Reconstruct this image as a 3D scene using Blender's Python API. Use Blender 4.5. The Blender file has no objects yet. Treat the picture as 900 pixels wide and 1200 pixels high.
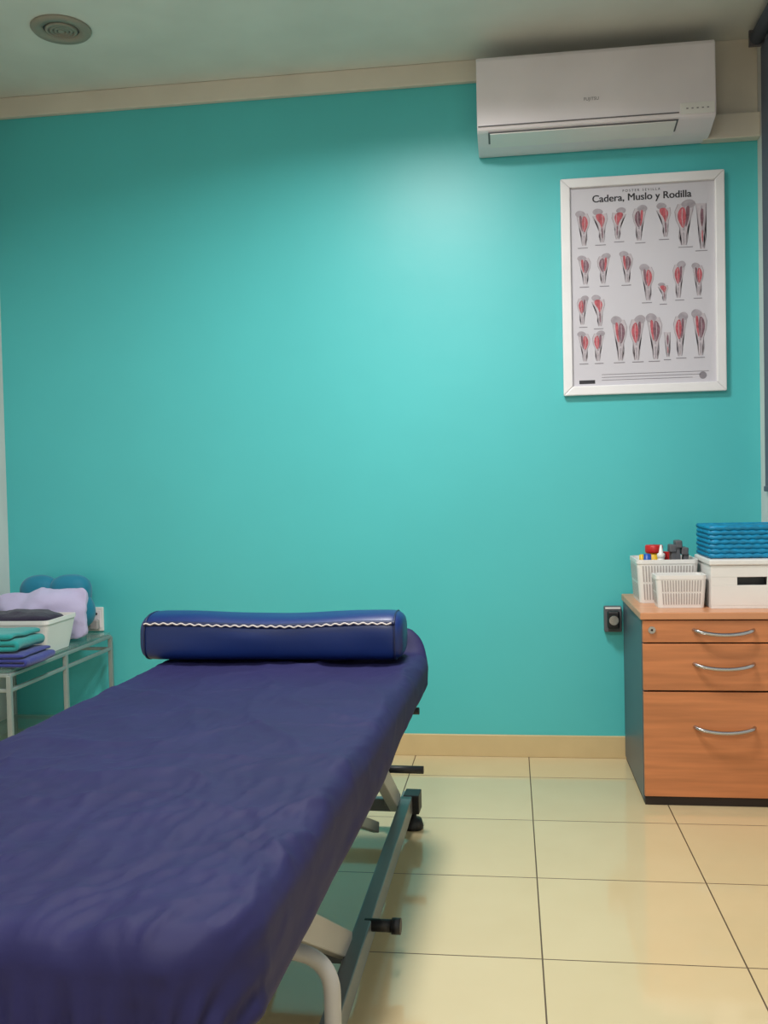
import bpy, bmesh, math, random
from mathutils import Matrix, Vector, noise
random.seed(3)
S=bpy.context.scene
S.view_settings.view_transform='Standard'
col=S.collection
def s2l(c):
    return tuple(((v/255)/12.92 if v/255<=.04045 else ((v/255+.055)/1.055)**2.4) for v in c)
# ---------------------------------------------------------------- materials
def mat(name,rgb,rough=.5,metal=0.,bump=None,var=None,spec=None,coat=0,sheen=0,crumple=None):
    m=bpy.data.materials.new(name);m.use_nodes=True
    nt=m.node_tree;b=nt.nodes['Principled BSDF'];L=nt.links
    c=s2l(rgb)
    b.inputs['Base Color'].default_value=(*c,1);b.inputs['Roughness'].default_value=rough;b.inputs['Metallic'].default_value=metal
    if spec is not None:b.inputs['Specular IOR Level'].default_value=spec
    if coat:b.inputs['Coat Weight'].default_value=coat;b.inputs['Coat Roughness'].default_value=.15
    if sheen:b.inputs['Sheen Weight'].default_value=sheen
    tc=nt.nodes.new('ShaderNodeTexCoord')
    def nz(scale,detail=3):
        mp=nt.nodes.new('ShaderNodeMapping');L.new(tc.outputs['Object'],mp.inputs[0])
        if isinstance(scale,tuple):mp.inputs['Scale'].default_value=scale;sc=1
        else:sc=scale
        n=nt.nodes.new('ShaderNodeTexNoise');n.inputs['Scale'].default_value=sc;n.inputs['Detail'].default_value=detail
        L.new(mp.outputs[0],n.inputs['Vector']);return n
    if var is None: var=(4,.05)
    n=nz(var[0]);r=nt.nodes.new('ShaderNodeValToRGB');k=var[1]
    r.color_ramp.elements[0].position=.3;r.color_ramp.elements[1].position=.7
    r.color_ramp.elements[0].color=(*[v*(1-k) for v in c],1);r.color_ramp.elements[1].color=(*[min(1,v*(1+k)) for v in c],1)
    L.new(n.outputs[0],r.inputs[0]);L.new(r.outputs[0],b.inputs['Base Color'])
    prev=None
    if bump:
        n=nz(bump[0],5);bp=nt.nodes.new('ShaderNodeBump');bp.inputs['Strength'].default_value=bump[1];bp.inputs['Distance'].default_value=bump[2]
        L.new(n.outputs[0],bp.inputs['Height']);L.new(bp.outputs[0],b.inputs['Normal']);prev=bp
    for (sc,st,di) in (crumple or []):
        mp=nt.nodes.new('ShaderNodeMapping');L.new(tc.outputs['Object'],mp.inputs[0]);mp.inputs['Scale'].default_value=sc
        n=nt.nodes.new('ShaderNodeTexNoise');n.noise_type='RIDGED_MULTIFRACTAL';n.inputs['Scale'].default_value=1;n.inputs['Detail'].default_value=2.5;n.inputs['Distortion'].default_value=.5
        L.new(mp.outputs[0],n.inputs['Vector'])
        bp=nt.nodes.new('ShaderNodeBump');bp.inputs['Strength'].default_value=st;bp.inputs['Distance'].default_value=di
        L.new(n.outputs[0],bp.inputs['Height'])
        if prev:L.new(prev.outputs[0],bp.inputs['Normal'])
        L.new(bp.outputs[0],b.inputs['Normal']);prev=bp
    return m
M={}
M['teal']=mat('teal_paint',(80,190,193),.40,bump=(9,.25,.004),var=(1.5,.03),spec=.5)
M['white_wall']=mat('white_paint',(215,217,214),.6,bump=(30,.1,.002))
M['ceil']=mat('ceiling_paint',(218,220,212),.7,bump=(12,.08,.003))
M['cream']=mat('cream_trim',(214,206,192),.5,bump=(20,.15,.003))
M['base']=mat('skirting_tile',(204,180,134),.25,var=(8,.04))
M['plastic']=mat('white_plastic',(228,225,222),.35)
M['plastic2']=mat('ac_plastic',(228,220,224),.30)
M['acline']=mat('ac_seam',(95,92,95),.5)
M['frame']=mat('white_frame',(232,230,232),.35)
M['paper']=mat('poster_paper',(203,200,208),.35,var=(2,.01))
M['ink']=mat('poster_ink',(40,38,45),.5)
M['ink2']=mat('poster_ink_grey',(135,130,138),.5)
M['bone']=mat('poster_bone',(162,154,162),.5,var=(60,.15))
M['pale']=mat('poster_pale_skin',(190,181,188),.5,var=(70,.08))
M['red']=mat('poster_muscle_red',(180,86,96),.5,var=(90,.3))
M['plum']=mat('poster_muscle_plum',(124,90,102),.5,var=(90,.3))
M['sheet']=mat('navy_sheet',(32,31,76),.66,bump=((38,14,38),.3,.003),var=(6,.08),spec=.27,crumple=[((7,3.2,6),.6,.011),((17,9,16),.6,.006)])
M['vinyl']=mat('blue_vinyl',(12,40,102),.42,bump=(14,.12,.004),var=(5,.08))
M['vinyl2']=mat('blue_vinyl_dark',(16,28,70),.5)
M['zip']=mat('white_zip',(205,195,190),.7)
M['steel']=mat('grey_steel',(112,116,118),.35,metal=.3)
M['steel2']=mat('light_steel',(165,163,160),.4,metal=.1)
M['rack']=mat('rack_steel',(150,160,158),.35,metal=.4)
M['black']=mat('black_rubber',(20,20,24),.5)
M['chrome']=mat('chrome',(190,190,195),.2,metal=1)
M['wood']=mat('cherry_wood',(190,120,76),.4,bump=((4,4,90),.1,.001),var=((3,3,45),.16))
M['woodt']=mat('cherry_wood_top',(204,142,102),.3,var=((3,40,3),.12))
M['carc']=mat('grey_carcass',(74,88,98),.4)
M['dark']=mat('dark_gap',(38,26,22),.6)
M['bluebasket']=mat('turquoise_wicker',(0,128,172),.5,bump=((60,60,120),.4,.004),var=((40,40,90),.25))
M['lav']=mat('lavender_fabric',(186,178,212),.8,bump=(18,.3,.01),sheen=.2,crumple=[((5,5,7),.6,.014)])
M['tealf']=mat('teal_towel',(20,140,140),.9,bump=(160,.6,.003),sheen=.3)
M['tealc']=mat('teal_cushion',(10,120,150),.7,bump=(40,.2,.004),sheen=.2)
M['bluef']=mat('blue_towel',(44,52,130),.9,bump=(160,.6,.003),sheen=.3)
M['navyf']=mat('dark_towel',(38,30,54),.9,bump=(120,.6,.003),sheen=.2)
M['blind']=mat('grey_blind',(92,98,112),.7,bump=(200,.2,.001))
M['redp']=mat('red_plastic',(190,30,30),.4)
M['yel']=mat('yellow_plastic',(225,180,20),.4)
M['bluep']=mat('blue_plastic',(30,80,170),.4)
M['greyp']=mat('grey_plastic',(90,90,95),.5)
M['vent']=mat('vent_metal',(150,145,132),.5)
M['slot']=mat('slot_shade',(168,160,158),.6)
def glass():
    m=bpy.data.materials.new('green_glass');m.use_nodes=True;b=m.node_tree.nodes['Principled BSDF']
    b.inputs['Base Color'].default_value=(.55,.85,.78,1);b.inputs['Roughness'].default_value=.05;b.inputs['Transmission Weight'].default_value=.8;b.inputs['Alpha'].default_value=.55
    return m
M['glass']=glass()
def emis(name,rgb,st):
    m=bpy.data.materials.new(name);m.use_nodes=True;b=m.node_tree.nodes['Principled BSDF']
    b.inputs['Emission Color'].default_value=(*rgb,1);b.inputs['Emission Strength'].default_value=st;return m
M['lamp']=emis('lamp_diffuser',(1,.98,.95),4)
# floor tiles
def floormat():
    m=bpy.data.materials.new('floor_tiles');m.use_nodes=True;nt=m.node_tree;b=nt.nodes['Principled BSDF'];L=nt.links;N=nt.nodes.new
    g=N('ShaderNodeNewGeometry');sp=N('ShaderNodeSeparateXYZ');L.new(g.outputs['Position'],sp.inputs[0])
    def mth(op,a,bb=None):
        n=N('ShaderNodeMath');n.operation=op
        if hasattr(a,'links'):L.new(a,n.inputs[0])
        else:n.inputs[0].default_value=a
        if bb is not None:
            if hasattr(bb,'links'):L.new(bb,n.inputs[1])
            else:n.inputs[1].default_value=bb
        return n.outputs[0]
    res=[];fl=[]
    for o,off in ((sp.outputs[0],-.0529+9),(sp.outputs[1],.2688+9)):
        q=mth('DIVIDE',mth('ADD',o,off),.45);f=mth('FRACT',q);fl.append(mth('FLOOR',q))
        e=mth('MINIMUM',f,mth('SUBTRACT',1.,f));res.append(e)
    e=mth('MINIMUM',res[0],res[1]);g2=mth('LESS_THAN',e,.0042)
    cb=N('ShaderNodeCombineXYZ');L.new(fl[0],cb.inputs[0]);L.new(fl[1],cb.inputs[1])
    wn=N('ShaderNodeTexWhiteNoise');L.new(cb.outputs[0],wn.inputs[0])
    n=N('ShaderNodeTexNoise');n.inputs['Scale'].default_value=5;n.inputs['Detail'].default_value=4;L.new(g.outputs['Position'],n.inputs['Vector'])
    mx=N('ShaderNodeMix');mx.data_type='RGBA';L.new(mth('ADD',mth('MULTIPLY',wn.outputs[0],.35),mth('MULTIPLY',n.outputs[0],.65)),mx.inputs[0])
    mx.inputs[6].default_value=(*s2l((198,177,136)),1);mx.inputs[7].default_value=(*s2l((210,191,152)),1)
    m2=N('ShaderNodeMix');m2.data_type='RGBA';L.new(g2,m2.inputs[0]);L.new(mx.outputs[2],m2.inputs[6]);m2.inputs[7].default_value=(*s2l((80,58,30)),1)
    L.new(m2.outputs[2],b.inputs['Base Color'])
    r=mth('ADD',mth('MULTIPLY',g2,.5),.08);L.new(r,b.inputs['Roughness'])
    b.inputs['Specular IOR Level'].default_value=.9
    return m
M['floor']=floormat()
# ---------------------------------------------------------------- helpers
def link(o,parent=None):
    col.objects.link(o)
    if parent is not None:o.parent=parent
    return o
def empty(name):
    e=bpy.data.objects.new(name,None);e.empty_display_size=.1;col.objects.link(e);return e
def finish(bm,name,m,parent=None,smooth=False,auto=None):
    me=bpy.data.meshes.new(name);bmesh.ops.recalc_face_normals(bm,faces=bm.faces);bm.to_mesh(me);bm.free()
    if smooth:
        for p in me.polygons:p.use_smooth=True
    for x in (m if isinstance(m,(list,tuple)) else [m]):me.materials.append(M[x] if isinstance(x,str) else x)
    return link(bpy.data.objects.new(name,me),parent)
def box(name,a,b,m,parent=None,bev=0,seg=2,top=None,rot=None):
    bm=bmesh.new();bmesh.ops.create_cube(bm,size=1)
    c=[(a[i]+b[i])/2 for i in range(3)];d=[abs(b[i]-a[i]) for i in range(3)]
    for v in bm.verts:
        s=(1,1)
        if top and v.co.z>0:s=top
        v.co=Vector((v.co.x*d[0]*s[0],v.co.y*d[1]*s[1],v.co.z*d[2]))
    if bev:bmesh.ops.bevel(bm,geom=bm.edges[:],offset=bev,segments=seg,profile=.5,affect='EDGES')
    if rot:bmesh.ops.rotate(bm,verts=bm.verts,matrix=Matrix.Rotation(rot[0],3,rot[1]))
    for v in bm.verts:v.co+=Vector(c)
    o=finish(bm,name,m,parent,smooth=bool(bev) and seg>2)
    return o
def prism(name,prof,axis,lo,hi,m,parent=None,bev=0,smooth=False):
    bm=bmesh.new()
    def P(p,t):
        return {'X':(t,p[0],p[1]),'Y':(p[0],t,p[1]),'Z':(p[0],p[1],t)}[axis]
    A=[bm.verts.new(P(p,lo)) for p in prof];B=[bm.verts.new(P(p,hi)) for p in prof]
    bm.faces.new(A);bm.faces.new(B)
    n=len(prof)
    for i in range(n):bm.faces.new((A[i],A[(i+1)%n],B[(i+1)%n],B[i]))
    if bev:bmesh.ops.bevel(bm,geom=bm.edges[:],offset=bev,segments=2,profile=.5,affect='EDGES')
    return finish(bm,name,m,parent,smooth)
def tube(name,pts,r,m,parent=None,res=6,bez=True,radii=None,cyc=False):
    cu=bpy.data.curves.new(name,'CURVE');cu.dimensions='3D';cu.bevel_depth=r;cu.bevel_resolution=res;cu.use_fill_caps=True;cu.resolution_u=10
    sp=cu.splines.new('NURBS' if bez else 'POLY');sp.points.add(len(pts)-1)
    for i,p in enumerate(pts):
        sp.points[i].co=(*p,1)
        if radii:sp.points[i].radius=radii[i]
    if bez:sp.use_endpoint_u=True;sp.order_u=3
    sp.use_cyclic_u=cyc
    cu.materials.append(M[m])
    o=bpy.data.objects.new(name,cu);link(o,parent)
    bpy.context.view_layer.update()
    me=bpy.data.meshes.new_from_object(o.evaluated_get(bpy.context.evaluated_depsgraph_get()))
    bpy.data.objects.remove(o);o=bpy.data.objects.new(name,me)
    for p in me.polygons:p.use_smooth=True
    if not me.materials:me.materials.append(M[m])
    return link(o,parent)
def rod(name,a,b,r,m,parent=None,seg=20,r2=None):
    bm=bmesh.new();a=Vector(a);b=Vector(b);d=b-a
    bmesh.ops.create_cone(bm,cap_ends=True,segments=seg,radius1=r,radius2=r if r2 is None else r2,depth=d.length)
    q=d.to_track_quat('Z','Y').to_matrix()
    for v in bm.verts:v.co=q@v.co+(a+b)/2
    o=finish(bm,name,m,parent,smooth=False)
    for p in o.data.polygons:
        p.use_smooth=len(p.vertices)==4
    return o
def beam(name,a,b,w,h,m,parent=None,bev=.003):
    a=Vector(a);b=Vector(b);d=b-a
    bm=bmesh.new();bmesh.ops.create_cube(bm,size=1)
    for v in bm.verts:v.co=Vector((v.co.x*w,v.co.y*h,v.co.z*d.length))
    bmesh.ops.bevel(bm,geom=bm.edges[:],offset=bev,segments=2,profile=.5,affect='EDGES')
    z=d.normalized();x=Vector((1,0,0)) if abs(z.x)<.9 else Vector((0,1,0))
    y=z.cross(x).normalized();x=y.cross(z)
    Q=Matrix((x,y,z)).transposed()
    for v in bm.verts:v.co=Q@v.co+(a+b)/2
    return finish(bm,name,m,parent)
def soft(name,c,d,m,parent=None,pw=2.6,amp=.01,fr=6,rot=None,n=48,pinch=0):
    bm=bmesh.new();bmesh.ops.create_uvsphere(bm,u_segments=n,v_segments=n//2,radius=1)
    for v in bm.verts:
        p=v.co.copy();k=(abs(p.x)**pw+abs(p.y)**pw+abs(p.z)**pw)**(-1/pw) if p.length else 1
        p=p*k
        if pinch:
            e=min(1,(abs(p.x)**3+abs(p.z)**3));p.y*=1-pinch*e
        q=Vector((p.x*d[0],p.y*d[1],p.z*d[2]))
        nn=noise.fractal(Vector(c)*3+q*fr,1,2,4)
        q+=p.normalized()*nn*amp
        v.co=q
    if rot:
        for a,ax in rot:bmesh.ops.rotate(bm,verts=bm.verts,matrix=Matrix.Rotation(a,3,ax))
    for v in bm.verts:v.co+=Vector(c)
    return finish(bm,name,m,parent,smooth=True)
def lathe(name,prof,c,m,parent=None,seg=32):
    bm=bmesh.new();rings=[]
    for r,z in prof:
        rings.append([bm.verts.new((c[0]+r*math.cos(2*math.pi*i/seg),c[1]+r*math.sin(2*math.pi*i/seg),c[2]+z)) for i in range(seg)])
    for a,b in zip(rings,rings[1:]):
        for i in range(seg):bm.faces.new((a[i],a[(i+1)%seg],b[(i+1)%seg],b[i]))
    bm.faces.new(rings[0]);bm.faces.new(rings[-1])
    return finish(bm,name,m,parent,smooth=True)
# ---------------------------------------------------------------- room
LX,RX,BY,CZ=-2.117,.948,-5.2,2.735
box('floor',(LX-.1,BY-.1,-.1),(RX+.1,.1,0),'floor')
box('ceiling',(LX-.1,BY-.1,CZ),(RX+.1,.1,CZ+.1),'ceil')
box('wall_back',(LX-.1,0,0),(RX+.1,.12,CZ),'teal')
box('wall_left',(LX-.1,BY,0),(LX,0,CZ),'white_wall')
box('wall_right',(RX,BY,0),(RX+.1,0,CZ),'white_wall')
box('wall_front',(LX-.1,BY-.1,0),(RX+.1,BY,CZ),'white_wall')
box('baseboard_back',(LX,-.012,0),(RX,0,.087),'base',bev=.002)
box('baseboard_left',(LX,BY,0),(LX+.012,-.012,.087),'base',bev=.002)
box('baseboard_right',(RX-.012,BY,0),(RX,-.012,.087),'base',bev=.002)
box('trim_1',(LX,-.025,2.652),(.77,0,CZ),'cream',bev=.004)
box('trim_2',(.77,-.012,2.45),(RX,0,CZ),'cream',bev=.002)
box('trim_3',(.74,-.05,2.358),(RX,0,2.45),'cream',bev=.004)
# ---------------------------------------------------------------- ceiling vent
v=empty('ceiling_vent')
cx,cy=-1.55,-.54
lathe('rim',[(.062,0),(.062,-.006),(.097,-.012),(.104,-.004),(.104,0)],(cx,cy,CZ-.001),'vent',v,40)
for i,r in enumerate((.05,.036,.022)):
    lathe('louvre_%d'%i,[(r-.004,-.002),(r-.006,-.012),(r+.004,-.009),(r+.006,-.002)],(cx,cy,CZ-.001),'vent',v,32)
rod('cap',(cx,cy,CZ-.001),(cx,cy,CZ-.013),.011,'vent',v)
lathe('back_plate',[(.001,0),(.064,0),(.064,-.002),(.001,-.002)],(cx,cy,CZ-.0005),'greyp',v,32)
# ---------------------------------------------------------------- air conditioner
ac=empty('air_conditioner')
x0,x1=-.098,.757
prof=[(-.004,2.36),(-.004,2.655),(-.03,2.664),(-.17,2.668),(-.192,2.664),(-.200,2.65),(-.208,2.41),(-.203,2.395),(-.19,2.388),(-.10,2.368),(-.03,2.358)]
prism('body',prof,'X',x0,x1,'plastic2',ac,bev=.0035)
box('cover_seam',(x0+.004,-.2115,2.4055),(x1-.13,-.2072,2.4085),'acline',ac)
def flap(name,xa,xb,ya,yb,off,th,m):
    f=lambda y:2.388+(y+.19)/.16*(-.03)
    bm=bmesh.new();vs=[]
    for x in(xa,xb):
        for y in(ya,yb):
            for o in(off,off+th):vs.append(bm.verts.new((x,y,f(y)-o)))
    bmesh.ops.convex_hull(bm,input=bm.verts)
    return finish(bm,name,m,ac)
flap('flap_gap',x0+.04,x1-.13,-.196,-.092,.0005,.002,'acline')
flap('flap',x0+.047,x1-.137,-.190,-.098,.002,.004,'plastic')
flap('lower_seam',x0+.02,x1-.02,-.085,-.082,.0,.002,'acline')
box('display_panel',(x1-.125,-.2100,2.40),(x1-.006,-.2062,2.440),'plastic',ac,bev=.001)
for i in range(5):box('indicator_%d'%i,(x1-.105+i*.018,-.2112,2.417),(x1-.098+i*.018,-.2098,2.421),'ink2',ac)
def text(name,body,size,loc,m,parent,align='CENTER'):
    cu=bpy.data.curves.new(name,'FONT');cu.body=body;cu.size=size;cu.align_x=align;cu.extrude=.0003
    o=bpy.data.objects.new(name,cu);cu.materials.append(M[m]);o.rotation_euler=(math.pi/2,0,0);o.location=loc
    return link(o,parent)
text('logo','FUJITSU',.016,(.318,-.2068,2.475),'ink2',ac)
# ---------------------------------------------------------------- poster
po=empty('anatomy_poster')
px0,px1,pz0,pz1=.212,.822,1.420,2.253
W=px1-px0;H=pz1-pz0;fw=.036
box('backing',(px0+.01,-.012,pz0+.01),(px1-.01,-.004,pz1-.01),'paper',po)
def fr(name,pts):
    bm=bmesh.new();f=[bm.verts.new((p[0],-.004,p[1])) for p in pts];k=[bm.verts.new((p[0],-.026,p[1])) for p in pts]
    bm.faces.new(f);bm.faces.new(k)
    for i in range(4):bm.faces.new((f[i],f[(i+1)%4],k[(i+1)%4],k[i]))
    bmesh.ops.bevel(bm,geom=bm.edges[:],offset=.004,segments=2,profile=.5,affect='EDGES')
    finish(bm,name,'frame',po)
fr('frame_top',[(px0,pz1),(px1,pz1),(px1-fw,pz1-fw),(px0+fw,pz1-fw)])
fr('frame_bottom',[(px0,pz0),(px1,pz0),(px1-fw,pz0+fw),(px0+fw,pz0+fw)])
fr('frame_left',[(px0,pz0),(px0,pz1),(px0+fw,pz1-fw),(px0+fw,pz0+fw)])
fr('frame_right',[(px1,pz0),(px1,pz1),(px1-fw,pz1-fw),(px1-fw,pz0+fw)])
def PU(u,v):return px0+u*W,pz1-v*H
def flat(name,pts,m,y):
    bm=bmesh.new();bm.faces.new([bm.verts.new((p[0],y,p[1])) for p in pts]);bmesh.ops.triangulate(bm,faces=bm.faces[:]);return finish(bm,name,m,po)
def smoothpoly(o,k=2):
    for _ in range(k):
        q=[]
        for i in range(len(o)):
            a,b=o[i],o[(i+1)%len(o)]
            q.append((a[0]*.75+b[0]*.25,a[1]*.75+b[1]*.25));q.append((a[0]*.25+b[0]*.75,a[1]*.25+b[1]*.75))
        o=q
    return o
def strip(c,t):
    """thin closed band around a centre line given as points (drawn line)"""
    L_=[(a-t,b) for a,b in c];R_=[(a+t,b) for a,b in c]
    return L_+R_[::-1]
def leg(i,u,v0,v1,w,kind,side=1,m='red'):
    x,zt=PU(u,v0);_,zb=PU(u,v1);h=zt-zb;w=w*W*1.05
    R_=lambda c:[(x+side*a*w,zt-b*h) for a,b in c]
    sh=lambda c:R_(smoothpoly(c))
    if kind=='leg':
        lf=[(-.42,.0),(-.36,.2),(-.24,.42),(-.10,.62),(-.06,.74),(-.10,.88),(-.03,1.05)]
        rt=[(.34,.04),(.50,.22),(.44,.44),(.27,.62),(.24,.74),(.30,.88),(.20,1.05)]
        mu=[(.06,.10),(.28,.16),(.40,.34),(.26,.54),(.10,.66),(.0,.5),(-.06,.3)]
        m2=[(-.22,.08),(-.02,.12),(-.06,.35),(.02,.60),(-.06,.60),(-.2,.35)]
    elif kind=='hip':
        lf=[(-.5,.18),(-.26,.36),(-.14,.5),(-.06,.7),(-.10,.86),(.0,1.05)]
        rt=[(.42,.10),(.48,.3),(.34,.5),(.24,.7),(.28,.86),(.20,1.05)]
        mu=[(-.3,.12),(.1,.10),(.34,.26),(.2,.48),(.10,.62),(-.02,.42),(-.26,.28)]
        m2=[(.06,.55),(.16,.55),(.18,.92),(.10,.92)]
    else:
        lf=[(-.3,.02),(-.2,.3),(-.10,.62),(-.12,.85),(-.04,1.05)]
        rt=[(.3,.02),(.26,.3),(.18,.62),(.26,.85),(.16,1.05)]
        mu=[(.0,.12),(.18,.18),(.14,.42),(.04,.6),(-.06,.35)]
        m2=[(.02,.62),(.10,.62),(.1,.9),(.03,.9)]
    flat('figure_body_%d'%i,R_(lf+rt[::-1]),'pale',-.0126)
    flat('figure_line_l_%d'%i,R_(strip(lf,.022)),'bone',-.0130)
    flat('figure_line_r_%d'%i,R_(strip(rt,.022)),'bone',-.0130)
    if kind!='thin':
        # iliac crest and femur
        flat('pelvis_%d'%i,sh([(-.52,.02),(-.30,-.07),(.02,-.05),(.22,.04),(.12,.12),(-.10,.10),(-.22,.16),(-.44,.12)]),'bone',-.0132)
    flat('femur_%d'%i,sh([(-.02,.08),(.10,.06),(.08,.2),(.10,.6),(.16,.68),(.02,.70),(.04,.6),(.0,.2)]),'bone',-.0133)
    flat('tibia_%d'%i,sh([(.03,.74),(.16,.74),(.12,.85),(.13,1.02),(.05,1.02),(.06,.85)]),'bone',-.0133)
    flat('muscle_b_%d'%i,sh(m2),'plum' if m=='red' else 'red',-.0136)
    flat('muscle_%d'%i,sh(mu),m,-.0138)
    flat('tendon_%d'%i,R_([(.13,.16),(.16,.16),(.18,.38),(.12,.60),(.10,.60),(.15,.38)]),'pale',-.0140)
    zc=zb-.014
    flat('caption_%d'%i,[(x-.35*w,zc),(x+.35*w,zc),(x+.35*w,zc-.003),(x-.35*w,zc-.003)],'ink2',-.0128)
figs=[(.135,.155,.30,.085,'leg',1,'red'),(.245,.15,.29,.09,'hip',1,'red'),(.36,.15,.28,.085,'hip',-1,'red'),(.49,.145,.29,.085,'leg',-1,'plum'),
(.635,.14,.28,.085,'hip',1,'red'),(.765,.135,.32,.12,'leg',-1,'red'),(.86,.14,.34,.10,'thin',1,'plum'),
(.14,.36,.48,.08,'leg',1,'plum'),(.265,.355,.48,.08,'leg',-1,'plum'),(.40,.35,.48,.08,'leg',1,'plum'),
(.525,.415,.565,.085,'leg',1,'red'),(.625,.50,.575,.06,'hip',1,'red'),(.725,.41,.56,.075,'leg',-1,'red'),(.835,.42,.555,.07,'leg',1,'red'),
(.13,.545,.665,.07,'leg',-1,'red'),(.225,.545,.675,.08,'hip',1,'red'),
(.13,.71,.835,.075,'leg',1,'red'),(.225,.71,.835,.075,'leg',-1,'red'),
(.35,.65,.835,.095,'leg',1,'plum'),(.465,.65,.835,.095,'leg',-1,'red'),(.565,.645,.835,.095,'leg',1,'plum'),(.645,.72,.83,.06,'thin',1,'plum'),
(.73,.645,.825,.085,'leg',-1,'red'),(.84,.635,.825,.09,'leg',1,'plum')]
for i,f in enumerate(figs):leg(i,*f)
X,Z=PU(.5,.072);text('header','P O S T E R   S E V I L L A',.013,(X,-.0125,Z),'ink',po)
X,Z=PU(.5,.112)
for k,dx in enumerate((0,.0006,-.0006,.0012)):
    text('title_%d'%k,'Cadera, Muslo y Rodilla',.0385,(X+dx,-.0125-.0001*k,Z+(.0004 if k>1 else 0)),'ink',po)
for k in range(3):
    X,Z=PU(.24,.905+k*.013)
    flat('small_print_%d'%k,[(X,Z),(X+.40-.03*k,Z),(X+.40-.03*k,Z-.002),(X,Z-.002)],'ink2',-.0126)
X,Z=PU(.10,.93);flat('publisher_label',[(X,Z),(X+.06,Z),(X+.06,Z-.014),(X,Z-.014)],'ink',-.0126)
X,Z=PU(.86,.925);flat('seal',[(X+.014*math.cos(a/16*6.283),Z+.014*math.sin(a/16*6.283)) for a in range(16)],'ink2',-.0126)
# ---------------------------------------------------------------- roller blind
rb=empty('roller_blind')
box('fabric',(RX-.010,-2.2,1.045),(RX-.007,-.100,2.66),'blind',rb)
box('bottom_bar',(RX-.016,-2.2,1.035),(RX-.002,-.100,1.055),'blind',rb,bev=.003)
rod('roller',(RX-.028,-2.22,2.69),(RX-.028,-.12,2.69),.025,'blind',rb)
box('bracket',(RX-.055,-.118,2.66),(RX,-.108,2.72),'acline',rb,bev=.002)
# ---------------------------------------------------------------- drawer cabinet
cb=empty('drawer_cabinet')
a0,a1,f,k,top=.425,.925,-.555,-.02,.648
ct=.624
box('side_left',(a0,f+.018,.015),(a0+.018,k,ct),'carc',cb,bev=.001)
box('side_right',(a1-.018,f+.018,.015),(a1,k,ct),'carc',cb,bev=.001)
box('back',(a0+.018,k-.012,.03),(a1-.018,k,ct),'carc',cb)
box('carcass_inner',(a0+.018,f+.022,.03),(a1-.018,k-.012,ct-.003),'dark',cb)
box('plinth',(a0+.004,f+.012,0.0),(a1-.004,k,.03),'dark',cb)
box('worktop',(a0-.006,f-.006,ct),(a1+.006,k,top),'woodt',cb,bev=.003)
for i,(z0,z1) in enumerate(((.548,.620),(.388,.543),(.032,.382))):
    box('drawer_front_%d'%(i+1),(a0+.002,f,z0),(a1-.002,f+.018,z1),'wood',cb,bev=.0015)
for i,z in enumerate((.585,.472,.262)):
    zc=z;h=.095;xc=.686
    tube('handle_%d'%(i+1),[(xc-h,f+.002,zc+.004),(xc-h+.005,f-.018,zc+.003),(xc-h*.5,f-.026,zc-.006),(xc,f-.028,zc-.009),(xc+h*.5,f-.026,zc-.006),(xc+h-.005,f-.018,zc+.003),(xc+h,f+.002,zc+.004)],.0065,'chrome',cb)
rod('lock',(.456,f-.006,.590),(.456,f+.004,.590),.012,'chrome',cb)
rod('keyhole',(.456,f-.0072,.590),(.456,f-.004,.590),.004,'dark',cb)
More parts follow.
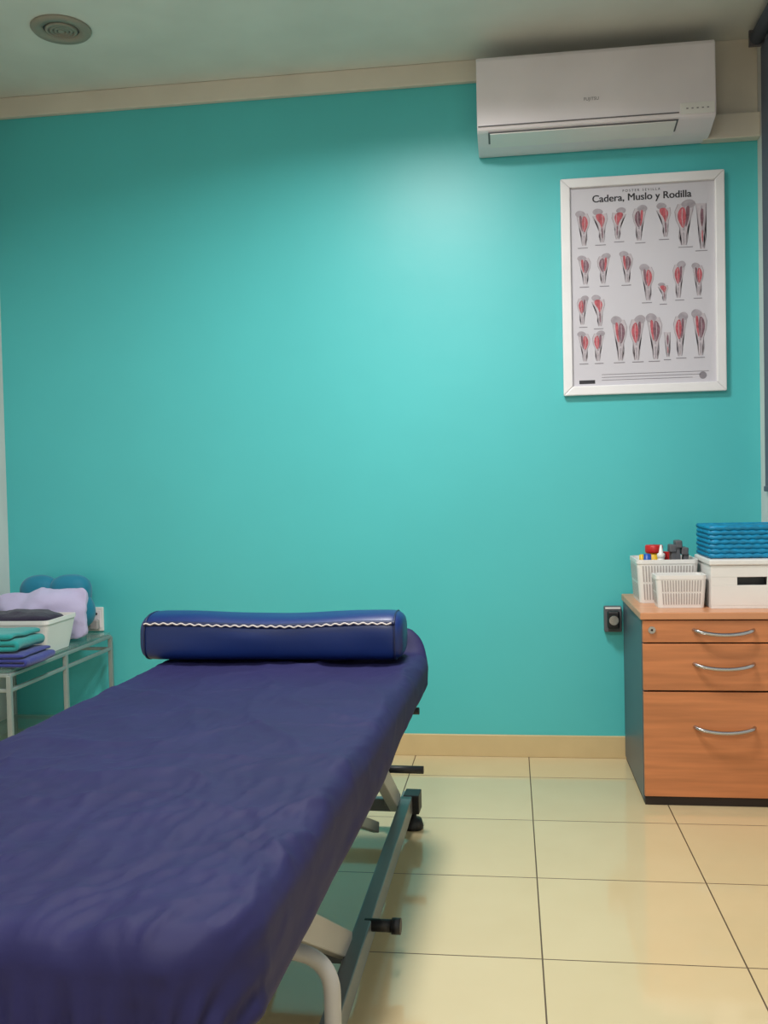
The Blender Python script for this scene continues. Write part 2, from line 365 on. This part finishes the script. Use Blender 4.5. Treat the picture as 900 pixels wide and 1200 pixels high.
# ---------------------------------------------------------------- plastic baskets
def basket(name,x0,x1,y0,y1,z0,z1,m='plastic',taper=.9,ribs=True):
    e=empty(name)
    bm=bmesh.new();cx,cy=(x0+x1)/2,(y0+y1)/2
    def ring(s,z,ins=0):
        w=(x1-x0)/2*s-ins;d=(y1-y0)/2*s-ins;r=min(.02,w*.3,d*.3);o=[]
        for sx,sy,a in((1,1,0),(-1,1,90),(-1,-1,180),(1,-1,270)):
            for j in range(5):
                t=math.radians(a+j*22.5);o.append(bm.verts.new((cx+sx*(w-r)+r*math.cos(t),cy+sy*(d-r)+r*math.sin(t),z)))
        return o
    R=[ring(taper,z0),ring(.985,z1-.014),ring(1,z1-.014),ring(1,z1),ring(1,z1,.006),ring(.985,z1-.01,.006),ring(taper,z0+.004,.004)]
    n=20
    for a,b in zip(R,R[1:]):
        for i in range(n):bm.faces.new((a[i],a[(i+1)%n],b[(i+1)%n],b[i]))
    bm.faces.new(R[0]);bm.faces.new(R[-1])
    finish(bm,'shell',m,e)
    if ribs:
        h=z1-.02-z0;nb=int((x1-x0)/.012)
        bm=bmesh.new()
        for i in range(nb+1):
            t=i/nb
            for side,(yy) in enumerate((y0,y1)):
                for j in range(2):
                    za=z0+.012+j*h*.48;zb=za+h*.42
                    def pt(z):
                        s=taper+(.985-taper)*(z-z0)/(z1-.014-z0)
                        return (cx+((x0+.02-cx)+(x1-x0-.04)*t)*s,cy+(yy-cy)*s,z)
                    A,B=Vector(pt(za)),Vector(pt(zb));o=-.0012 if side==0 else .0012
                    bm.faces.new([bm.verts.new(p) for p in((A.x-.0018,A.y+o,A.z),(A.x+.0018,A.y+o,A.z),(B.x+.0018,B.y+o,B.z),(B.x-.0018,B.y+o,B.z))])
        nb=int((y1-y0)/.012)
        for i in range(nb+1):
            t=i/nb
            for side,(xx) in enumerate((x0,x1)):
                for j in range(2):
                    za=z0+.012+j*h*.48;zb=za+h*.42
                    def pt(z):
                        s=taper+(.985-taper)*(z-z0)/(z1-.014-z0)
                        return (cx+(xx-cx)*s,cy+((y0+.02-cy)+(y1-y0-.04)*t)*s,z)
                    A,B=Vector(pt(za)),Vector(pt(zb));o=-.0012 if side==0 else .0012
                    bm.faces.new([bm.verts.new(p) for p in((A.x+o,A.y-.0018,A.z),(A.x+o,A.y+.0018,A.z),(B.x+o,B.y+.0018,B.z),(B.x+o,B.y-.0018,B.z))])
        finish(bm,'slots',M['slot'],e)
    return e
zt=top+.0005
basket('white_basket',.486,.656,-.455,-.345,zt,zt+.112)
basket('white_basket',.440,.655,-.325,-.11,zt,zt+.155)
wc=empty('white_crate')
c0,c1,d0,d1,e0,e1=.665,.922,-.47,-.21,zt,zt+.165
box('bottom',(c0,d0,e0),(c1,d1,e0+.01),'plastic',wc)
box('front_low',(c0,d0,e0+.01),(c1,d0+.012,e0+.078),'plastic',wc,bev=.001)
box('front_high',(c0,d0,e0+.106),(c1,d0+.012,e1-.02),'plastic',wc,bev=.001)
box('front_l',(c0,d0,e0+.078),(c0+.085,d0+.012,e0+.106),'plastic',wc)
box('front_r',(c1-.075,d0,e0+.078),(c1,d0+.012,e0+.106),'plastic',wc)
box('hole_back',(c0+.07,d0+.05,e0+.06),(c1-.07,d0+.053,e0+.12),'greyp',wc)
box('side_l',(c0,d0+.012,e0+.01),(c0+.012,d1,e1-.02),'plastic',wc)
box('side_r',(c1-.012,d0+.012,e0+.01),(c1,d1,e1-.02),'plastic',wc)
box('rear',(c0+.012,d1-.012,e0+.01),(c1-.012,d1,e1-.02),'plastic',wc)
box('lid',(c0-.005,d0-.005,e1-.019),(c1+.005,d1+.005,e1),'plastic',wc,bev=.004)
tb=empty('turquoise_basket')
zb=e1+.001
box('core',(c0+.012,d0+.05,zb),(c1-.012,d1-.012,zb+.108),'bluebasket',tb,bev=.008)
for i in range(7):
    z=zb+.009+i*.0158;r=.0085
    xa,xb,ya,yb=c0+.010,c1-.008,d0+.046,d1-.008
    pts=[]
    for (p,q) in (((xa,ya),(xb,ya)),((xb,ya),(xb,yb)),((xb,yb),(xa,yb)),((xa,yb),(xa,ya))):
        n=16
        for j in range(n):
            t=j/n;s=.0025*math.cos(j*math.pi+i*math.pi)
            dx,dy=q[0]-p[0],q[1]-p[1];l=math.hypot(dx,dy)
            pts.append((p[0]+dx*t+dy/l*s,p[1]+dy*t-dx/l*s,z))
    tube('strand_%d'%i,pts,r,'bluebasket',tb,res=3,bez=False,cyc=True)
zi=zt+.006
def place(nm,parts):
    e=empty(nm)
    for (pn,prof,c,m) in parts:lathe(pn,prof,c,m,e)
    return e
place('squeeze_bottle',[('bottle',[(.001,0),(.024,0),(.026,.01),(.026,.12),(.022,.138),(.012,.146),(.012,.152),(.014,.154),(.014,.166),(.008,.170),(.004,.195),(.002,.198)],(.533,-.268,zi),'plastic')])
place('yellow_jar',[('jar',[(.001,0),(.029,0),(.031,.01),(.031,.155),(.026,.16),(.026,.165)],(.518,-.203,zi),'yel'),('lid',[(.001,.165),(.030,.165),(.032,.170),(.032,.190),(.029,.194),(.001,.194)],(.518,-.203,zi),'redp')])
place('blue_tube',[('tube',[(.001,0),(.014,0),(.015,.12),(.013,.165),(.001,.167)],(.486,-.262,zi),'bluep')])
place('yellow_tube',[('tube',[(.001,0),(.010,0),(.011,.12),(.010,.160),(.001,.162)],(.472,-.225,zi),'yel')])
place('red_lidded_pot',[('pot',[(.001,0),(.022,0),(.023,.165),(.001,.166)],(.560,-.160,zi),'redp')])
place('white_jar',[('jar',[(.001,0),(.020,0),(.020,.150),(.001,.151)],(.485,-.158,zi),'plastic2')])
gc=empty('grey_clamps')
for i,(x,h,r) in enumerate(((.577,.175,.06),(.598,.19,-.04),(.619,.165,.08))):
    box('clamp_%d'%i,(x-.009,-.25,zi+.004),(x+.009,-.205,zi+h),'greyp',gc,bev=.003,rot=(r,'Y'))
    box('jaw_%d'%i,(x-.011,-.255,zi+h-.006),(x+.013,-.20,zi+h+.022),'greyp',gc,bev=.004,rot=(r,'Y'))
# ---------------------------------------------------------------- wall sockets
so=empty('wall_socket')
box('plate',(-1.775,-.012,.505),(-1.700,0,.605),'plastic',so,bev=.003)
box('insert',(-1.765,-.015,.520),(-1.710,-.012,.592),'plastic2',so,bev=.001)
for i,x in enumerate((-1.728,-1.745)):rod('pin_hole_%d'%i,(x,-.0165,.578),(x,-.0145,.578),.005,'ink',so)
box('plug',(-1.748,-.04,.515),(-1.712,-.015,.555),'slot',so,bev=.005)
s2=empty('wall_socket')
box('plate',(.352,-.03,.500),(.418,0,.600),'greyp',s2,bev=.004)
box('plug',(.362,-.06,.515),(.408,-.03,.585),'black',s2,bev=.008)
rod('plug_face',(.385,-.066,.55),(.385,-.058,.55),.018,'chrome',s2)
box('label',(.356,-.0315,.590),(.414,-.0295,.597),'plastic',s2)
# ---------------------------------------------------------------- side rack
rk=empty('metal_trolley')
rx0,rx1,ry0,ry1,rz=-2.08,-1.65,-.86,-.06,.49
for x in(rx0,rx1):
    for y in(ry0,-.46,ry1):
        beam('leg_%d_%d'%(x*100,-y*100),(x,y,0.0),(x,y,rz+.0),.017,.017,'rack',rk)
    for z in(rz,.44,.15):
        beam('side_rail_%d_%d'%(x*100,z*100),(x,ry0,z),(x,ry1,z),.013,.013,'rack',rk)
for y in(ry0,ry1):
    for z in(rz,.44,.15):
        beam('end_rail_%d_%d'%(y*100,z*100),(rx0,y,z),(rx1,y,z),.013,.013,'rack',rk)
box('glass_shelf',(rx0+.0,ry0,rz+.009),(rx1,ry1,rz+.016),'glass',rk)
box('lower_shelf',(rx0+.01,ry0+.01,.159),(rx1-.01,ry1-.01,.165),'glass',rk)
sz=rz+.017
tube('neck_cushion',[(-1.955,-.12,.66),(-1.965,-.12,.60),(-1.93,-.12,.565),(-1.85,-.12,.56),(-1.77,-.12,.565),(-1.735,-.12,.60),(-1.745,-.12,.655)],.062,'tealc',None,radii=[.5,1,1.05,1.0,1.05,1,.5],res=10)
nc=bpy.data.objects['neck_cushion']
nc.location.z=.012
soft('lobe_1',(-1.925,-.115,.67),(.078,.055,.07),'tealc',nc,amp=.004)
soft('lobe_2',(-1.79,-.115,.67),(.085,.055,.07),'tealc',nc,amp=.004)
soft('lavender_pillow',(-1.835,-.265,sz+.100),(.185,.062,.100),'lav',None,pw=7,amp=.020,fr=9,rot=[(-.18,'X'),(-.06,'Y')],pinch=.8,n=72)
wb=basket('laundry_basket',-2.06,-1.645,-.60,-.36,sz,sz+.125,taper=.88,ribs=False)
soft('dark_cloth',(-1.85,-.48,sz+.115),(.19,.10,.03),'navyf',wb,pw=3.5,amp=.012,fr=14)
def towel(name,x0,x1,y0,y1,z0,n,th,m):
    bm=bmesh.new();path=[]
    for i in range(n):
        z=z0+th*(i+.5)
        xs=[x0+th/2,x1-th/2] if i%2==0 else [x1-th/2,x0+th/2]
        for j in range(13):
            t=j/12;path.append((xs[0]+(xs[1]-xs[0])*t,z))
        if i<n-1:
            sx=1 if i%2==0 else -1
            for j in range(1,6):
                a=-math.pi/2+math.pi*j/6;path.append((xs[1]+sx*th*.55*math.cos(a),z+th/2+th/2*math.sin(a)))
    hw=th*.44;rows=[]
    ny=14
    for iy in range(ny+1):
        y=y0+(y1-y0)*iy/ny
        up=[];dn=[]
        for i,p in enumerate(path):
            q=path[min(i+1,len(path)-1)];o=path[max(i-1,0)]
            tx,tz=q[0]-o[0],q[1]-o[1];l=math.hypot(tx,tz) or 1
            nx,nz=-tz/l,tx/l
            e=.006*noise.noise(Vector((p[0]*18,y*18,p[1]*9)))
            ex=.012*noise.noise(Vector((p[1]*12,y*6,3)))
            up.append((p[0]+nx*hw+ex,y,p[1]+nz*hw+e));dn.append((p[0]-nx*hw+ex,y,p[1]-nz*hw+e))
        rows.append([bm.verts.new(c) for c in up+dn[::-1]])
    k=len(rows[0])
    for a,b in zip(rows,rows[1:]):
        for i in range(k):bm.faces.new((a[i],a[(i+1)%k],b[(i+1)%k],b[i]))
    h=k//2
    for r in(rows[0],rows[-1]):
        for i in range(h-1):bm.faces.new((r[i],r[i+1],r[k-2-i],r[k-1-i]))
    o=finish(bm,name,m,None,smooth=True)
    s=o.modifiers.new('s','SUBSURF');s.levels=1;s.render_levels=1
    return o
towel('blue_towel',-1.98,-1.605,-.84,-.63,sz+.004,3,.015,'bluef')
towel('teal_towel',-2.05,-1.640,-.83,-.64,sz+.053,3,.020,'tealf')
# ---------------------------------------------------------------- treatment table
tt=empty('treatment_table')
TOP=.600
BCX,BCY=-.650,-1.885;BW,BL=.382,.925;ROT=math.radians(-1.8)
def T(x,y,z):
    return Vector((BCX+x*math.cos(ROT)-y*math.sin(ROT),BCY+x*math.sin(ROT)+y*math.cos(ROT),z))
def sd(x,y,hx,hy,R):
    qx,qy=abs(x)-(hx-R),abs(y)-(hy-R)
    ox,oy=max(qx,0),max(qy,0);d=math.hypot(ox,oy)+min(max(qx,qy),0)-R
    if qx>0 and qy>0:
        l=math.hypot(ox,oy);n=(math.copysign(ox/l,x),math.copysign(oy/l,y))
    elif qx>qy:n=(math.copysign(1,x),0)
    else:n=(0,math.copysign(1,y))
    return d,n
def sstep(a,b,t):
    t=max(0,min(1,(t-a)/(b-a)));return t*t*(3-2*t)
def ridge(p):
    return max(0,1-abs(noise.noise(p))*2.6)
bm=bmesh.new();step=.0070;D=.22
nx=int((2*BW+2*D)/step);ny=int((2*BL+2*D)/step);grid=[]
E=.040
for j in range(ny+1):
    row=[]
    for i in range(nx+1):
        x=-BW-D+(2*BW+2*D)*i/nx;y=-BL-D+(2*BL+2*D)*j/ny
        d,n=sd(x,y,BW,BL,.12)
        nearf=sstep(-.1,.9,-y/BL)
        P=Vector((x,y,0))
        edge=sstep(.22,.0,-d)
        w=.006*noise.noise(Vector((x*3.1+5,y*2.0,1)))
        w+=.003*noise.noise(Vector((x*8,y*3.5+2,4)))
        q=Vector((x+.05*noise.noise(P*5),y+.07*noise.noise(P*4+Vector((3,3,3))),0))
        w+=.0055*ridge(Vector((q.x*5+q.y*2.5,q.y*2.2-q.x*2,7.3)))**3
        w+=.0035*ridge(Vector((q.x*3-q.y*4.5,q.y*2.0+q.x*3,1.7)))**5
        w+=(.0014+.0040*nearf+.0015*edge)*ridge(Vector((q.x*12-q.y*4,q.y*4+q.x*5,2.1)))**2
        w+=(.0006+.0026*nearf+.0012*edge)*ridge(Vector((q.x*27,q.y*10,9)))**2
        w+=(.0003+.0014*nearf)*ridge(Vector((q.x*45+q.y*12,q.y*22,4)))
        ft=sstep(.45,1.0,-y/BL)
        w+=ft*.0045*math.sin(q.x*52+4*noise.noise(q*6))*max(0,.4+.9*noise.noise(q*6+Vector((9,1,1))))
        head=sstep(.89,.985,y/BL)
        base=TOP+.075*head
        e=E
        lim=.115-.045*sstep(-.1,.7,y/BL)
        if d<=-e:
            z=base+w;px,py=x,y
        else:
            s=d+e;arc=e*math.pi/2
            bx,by=x-n[0]*(d+e),y-n[1]*(d+e)
            per=math.atan2(y/BL,x/BW)*7+x*5-y*5
            if s<arc:
                a=s/e;o=e*math.sin(a);dz=e*(1-math.cos(a))
            else:
                o=e;dz=e+(s-arc)
            drop=max(0,dz-e)
            corner=max(abs(n[1])**.5,0)
            pl=(math.sin(per*9+3*noise.noise(P*6))*.5+.7*noise.noise(Vector((x*20,y*14,5))))*(.25+.75*corner)
            pl+=.35*noise.noise(Vector((x*6,y*6,11)))+.3*corner*ridge(Vector((x*30,y*30,8)))
            o+=.009*min(1,drop/.05)*pl-.045*sstep(lim*.6,lim*1.3,drop)
            if drop>lim:dz=e+lim+(drop-lim)*.15;o-=(drop-lim)*1.0
            px,py=bx+n[0]*o,by+n[1]*o
            z=base-dz+w*(1-min(1,dz/e*.6))
        row.append(bm.verts.new(T(px,py,z)))
    grid.append(row)
for j in range(ny):
    for i in range(nx):bm.faces.new((grid[j][i],grid[j][i+1],grid[j+1][i+1],grid[j+1][i]))
sheet=finish(bm,'fitted_sheet','sheet',tt,smooth=True)
def tbox(name,a,b,m,bev=0):
    o=box(name,a,b,m,tt,bev=bev)
    for v in o.data.vertices:v.co=T(v.co.x,v.co.y,v.co.z)
    return o
tbox('mattress',(-BW+.045,-BL+.045,.510),(BW-.045,BL-.06,TOP-.022),'vinyl2',.015)
tbox('board',(-BW+.075,-BL+.08,.487),(BW-.075,BL-.08,.510),'dark')
def tb_(n,a,b,w,h,m='steel'):
    return beam(n,T(*a),T(*b),w,h,m,tt)
for sx in(-1,1):
    tb_('upper_rail_%d'%sx,(sx*.25,-.82,.465),(sx*.25,.82,.465),.03,.04)
    tb_('base_rail_%d'%sx,(sx*.325,-.80,.085),(sx*.275,1.10,.085),.035,.055)
    tb_('lift_arm_far_%d'%sx,(sx*.245,1.02,.10),(sx*.265,.42,.45),.03,.055,'steel2')
    tb_('lift_arm_near_%d'%sx,(sx*.275,.10,.10),(sx*.275,-.50,.45),.03,.055,'steel2')
    tb_('brace_%d'%sx,(sx*.23,.75,.12),(sx*.23,.05,.42),.02,.03)
    for k,(x,y) in enumerate(((.290,1.08),(.340,-.76))):
        lathe('foot_%d_%d'%(sx,k),[(.001,0),(.032,0),(.034,.008),(.028,.03),(.012,.034),(.012,.06),(.001,.06)],T(sx*x,y,0.0005),'black',tt)
        tb_('foot_block_%d_%d'%(sx,k),(sx*x,y-.035,.085),(sx*x,y+.035,.085),.05,.06,'black')
for k,(x,y) in enumerate(((.28,1.05),(.30,.10),(.32,-.76))):
    tb_('base_cross_%d'%k,(-x,y,.085),(x,y,.085),.03,.04)
for k,y in enumerate((.42,-.50)):
    tb_('upper_cross_%d'%k,(-.26,y,.455),(.26,y,.455),.03,.03)
rod('actuator',T(0,.55,.12),T(0,-.2,.42),.028,'black',tt)
rod('actuator_rod',T(0,-.2,.42),T(0,-.42,.455),.014,'chrome',tt)
rod('foot_lever',T(.15,1.02,.205),T(.335,1.02,.205),.012,'black',tt)
rod('foot_lever.001',T(-.15,1.02,.205),T(-.335,1.02,.205),.012,'black',tt)
rod('foot_lever_post',T(.22,1.02,.09),T(.22,1.02,.205),.010,'steel',tt)
rod('foot_lever_post.001',T(-.22,1.02,.09),T(-.22,1.02,.205),.010,'steel',tt)
rod('back_lever',T(.20,.76,.452),T(.360,.76,.452),.010,'black',tt)
rod('back_lever_link',T(.22,.76,.452),T(.22,.70,.465),.008,'steel',tt)
rod('brake_knob',T(.30,.20,.10),T(.37,.20,.10),.014,'black',tt)
rod('brake_knob_cap',T(.362,.20,.10),T(.382,.20,.10),.018,'black',tt)
tube('leg_hoop',[T(-.385,-.50,.11),T(-.385,-.50,.27),T(-.385,-.50,.385),T(-.30,-.50,.395),T(.0,-.50,.395),T(.29,-.50,.395),T(.385,-.50,.375),T(.385,-.50,.27),T(.385,-.50,.11)],.013,'steel2',tt,res=8)
tb_('hoop_bridge',(-.385,-.50,.10),(.385,-.50,.10),.03,.03)
# ---------------------------------------------------------------- bolster
bl=empty('bolster_cushion')
bx0,bx1=-1.045,-.297;by0,by1=-1.255,-1.085;bz0=TOP+.009;bh=.132
n=48;BWd=bx1-bx0
def bprof(t,sc=1.0):
    a=t*2*math.pi;c,s=math.cos(a),math.sin(a)
    y=math.copysign(abs(c)**(.70),c);z=math.copysign(abs(s)**(.70 if s>0 else .45),s)
    return (by0+by1)/2+y*(by1-by0)/2*sc,bz0+bh/2+z*bh/2*sc
bm=bmesh.new();rings=[]
xs=[(0,.60),(.003,.74),(.009,.86),(.018,.94),(.032,.985),(.05,1.0)]+[(.05+(BWd-.10)*k/30,1.0) for k in range(1,30)]+[(BWd-.05,1.0),(BWd-.032,.985),(BWd-.018,.94),(BWd-.009,.86),(BWd-.003,.74),(BWd,.60)]
def bsag(x,z):
    t=(x-bx0)/BWd
    return (-.006*math.sin(t*math.pi)+.003*math.sin(t*9))*(max(0,(z-bz0)/bh))
for xx,sc in xs:
    r=[]
    for i in range(n):
        y,z=bprof(i/n,sc);x=bx0+xx
        q=.004*noise.noise(Vector((x*6,y*12,z*12)))*(1 if z>bz0+.02 else 0)+bsag(x,z)
        r.append(bm.verts.new((x,y+.004*noise.noise(Vector((x*7,z*14,3))),z+q)))
    rings.append(r)
for a,b in zip(rings,rings[1:]):
    for i in range(n):bm.faces.new((a[i],a[(i+1)%n],b[(i+1)%n],b[i]))
bm.faces.new(rings[0]);bm.faces.new(rings[-1])
finish(bm,'vinyl_body','vinyl',bl,smooth=True)
for nm,x in(('piping_l',bx0+.022),('piping_r',bx1-.022)):
    pts=[(x,*bprof(i/n,.965)) for i in range(n)]
    tube(nm,pts,.0028,'vinyl2',bl,res=3,bez=False,cyc=True)
za=.5-.085
y,z=bprof(za,1.0)
pts=[]
for i in range(150):
    t=i/149;x=bx0+.022+(BWd-.05)*t
    pts.append((x,y-.0065,z+bsag(x,z)+.0022*math.sin(i*1.15)+.0012*math.sin(t*17)))
tube('zip',pts,.0023,'zip',bl,res=2,bez=False)
tube('zip_tape',[(bx0+.02+(BWd-.04)*t/16,y+.001,z+bsag(bx0+.02+(BWd-.04)*t/16,z)) for t in range(17)],.0075,'vinyl2',bl,res=3,bez=False)
# ---------------------------------------------------------------- lamps
def lamp(x,y,power,size=.42,spread=180):
    e=empty('ceiling_lamp')
    lathe('rim',[(size/2-.01,-.002),(size/2-.006,-.022),(size/2+.012,-.022),(size/2+.02,-.001)],(x,y,CZ),'plastic',e,48)
    lathe('diffuser',[(.001,-.002),(size/2-.008,-.002),(size/2-.008,-.016),(.001,-.018)],(x,y,CZ),'lamp',e,48)
    l=bpy.data.lights.new('ceiling_lamp_light','AREA');l.shape='DISK';l.size=size;l.energy=power;l.color=(1,.98,.95);l.spread=math.radians(spread)
    o=bpy.data.objects.new('light',l);o.location=(x,y,CZ-.03);link(o,e)
lamp(-.34,-1.30,41,.45,158)
lamp(-.3,-3.7,54,.5)  # unseen second lamp, added as fill to even out the room light
w=bpy.data.worlds.new('w');S.world=w;w.use_nodes=True;w.node_tree.nodes['Background'].inputs[0].default_value=(.8,.9,1,1);w.node_tree.nodes['Background'].inputs[1].default_value=.3
# ---------------------------------------------------------------- camera
def axes(yaw,pitch,roll):
    cy,sy=math.cos(yaw),math.sin(yaw)
    f=Vector((sy*math.cos(pitch),cy*math.cos(pitch),math.sin(pitch)));r=Vector((cy,-sy,0));u=r.cross(f)
    return r*math.cos(roll)+u*math.sin(roll),-r*math.sin(roll)+u*math.cos(roll),f
r,u,f=axes(-.1326,-.0291,-.0224)
c=bpy.data.cameras.new('camera');c.sensor_fit='VERTICAL';c.sensor_height=24;c.lens=1114.96/1200*24;c.clip_start=.02
o=bpy.data.objects.new('camera',c);col.objects.link(o)
o.matrix_world=Matrix(((r.x,u.x,-f.x,0),(r.y,u.y,-f.y,-3.789),(r.z,u.z,-f.z,1.0929),(0,0,0,1)))
S.camera=o
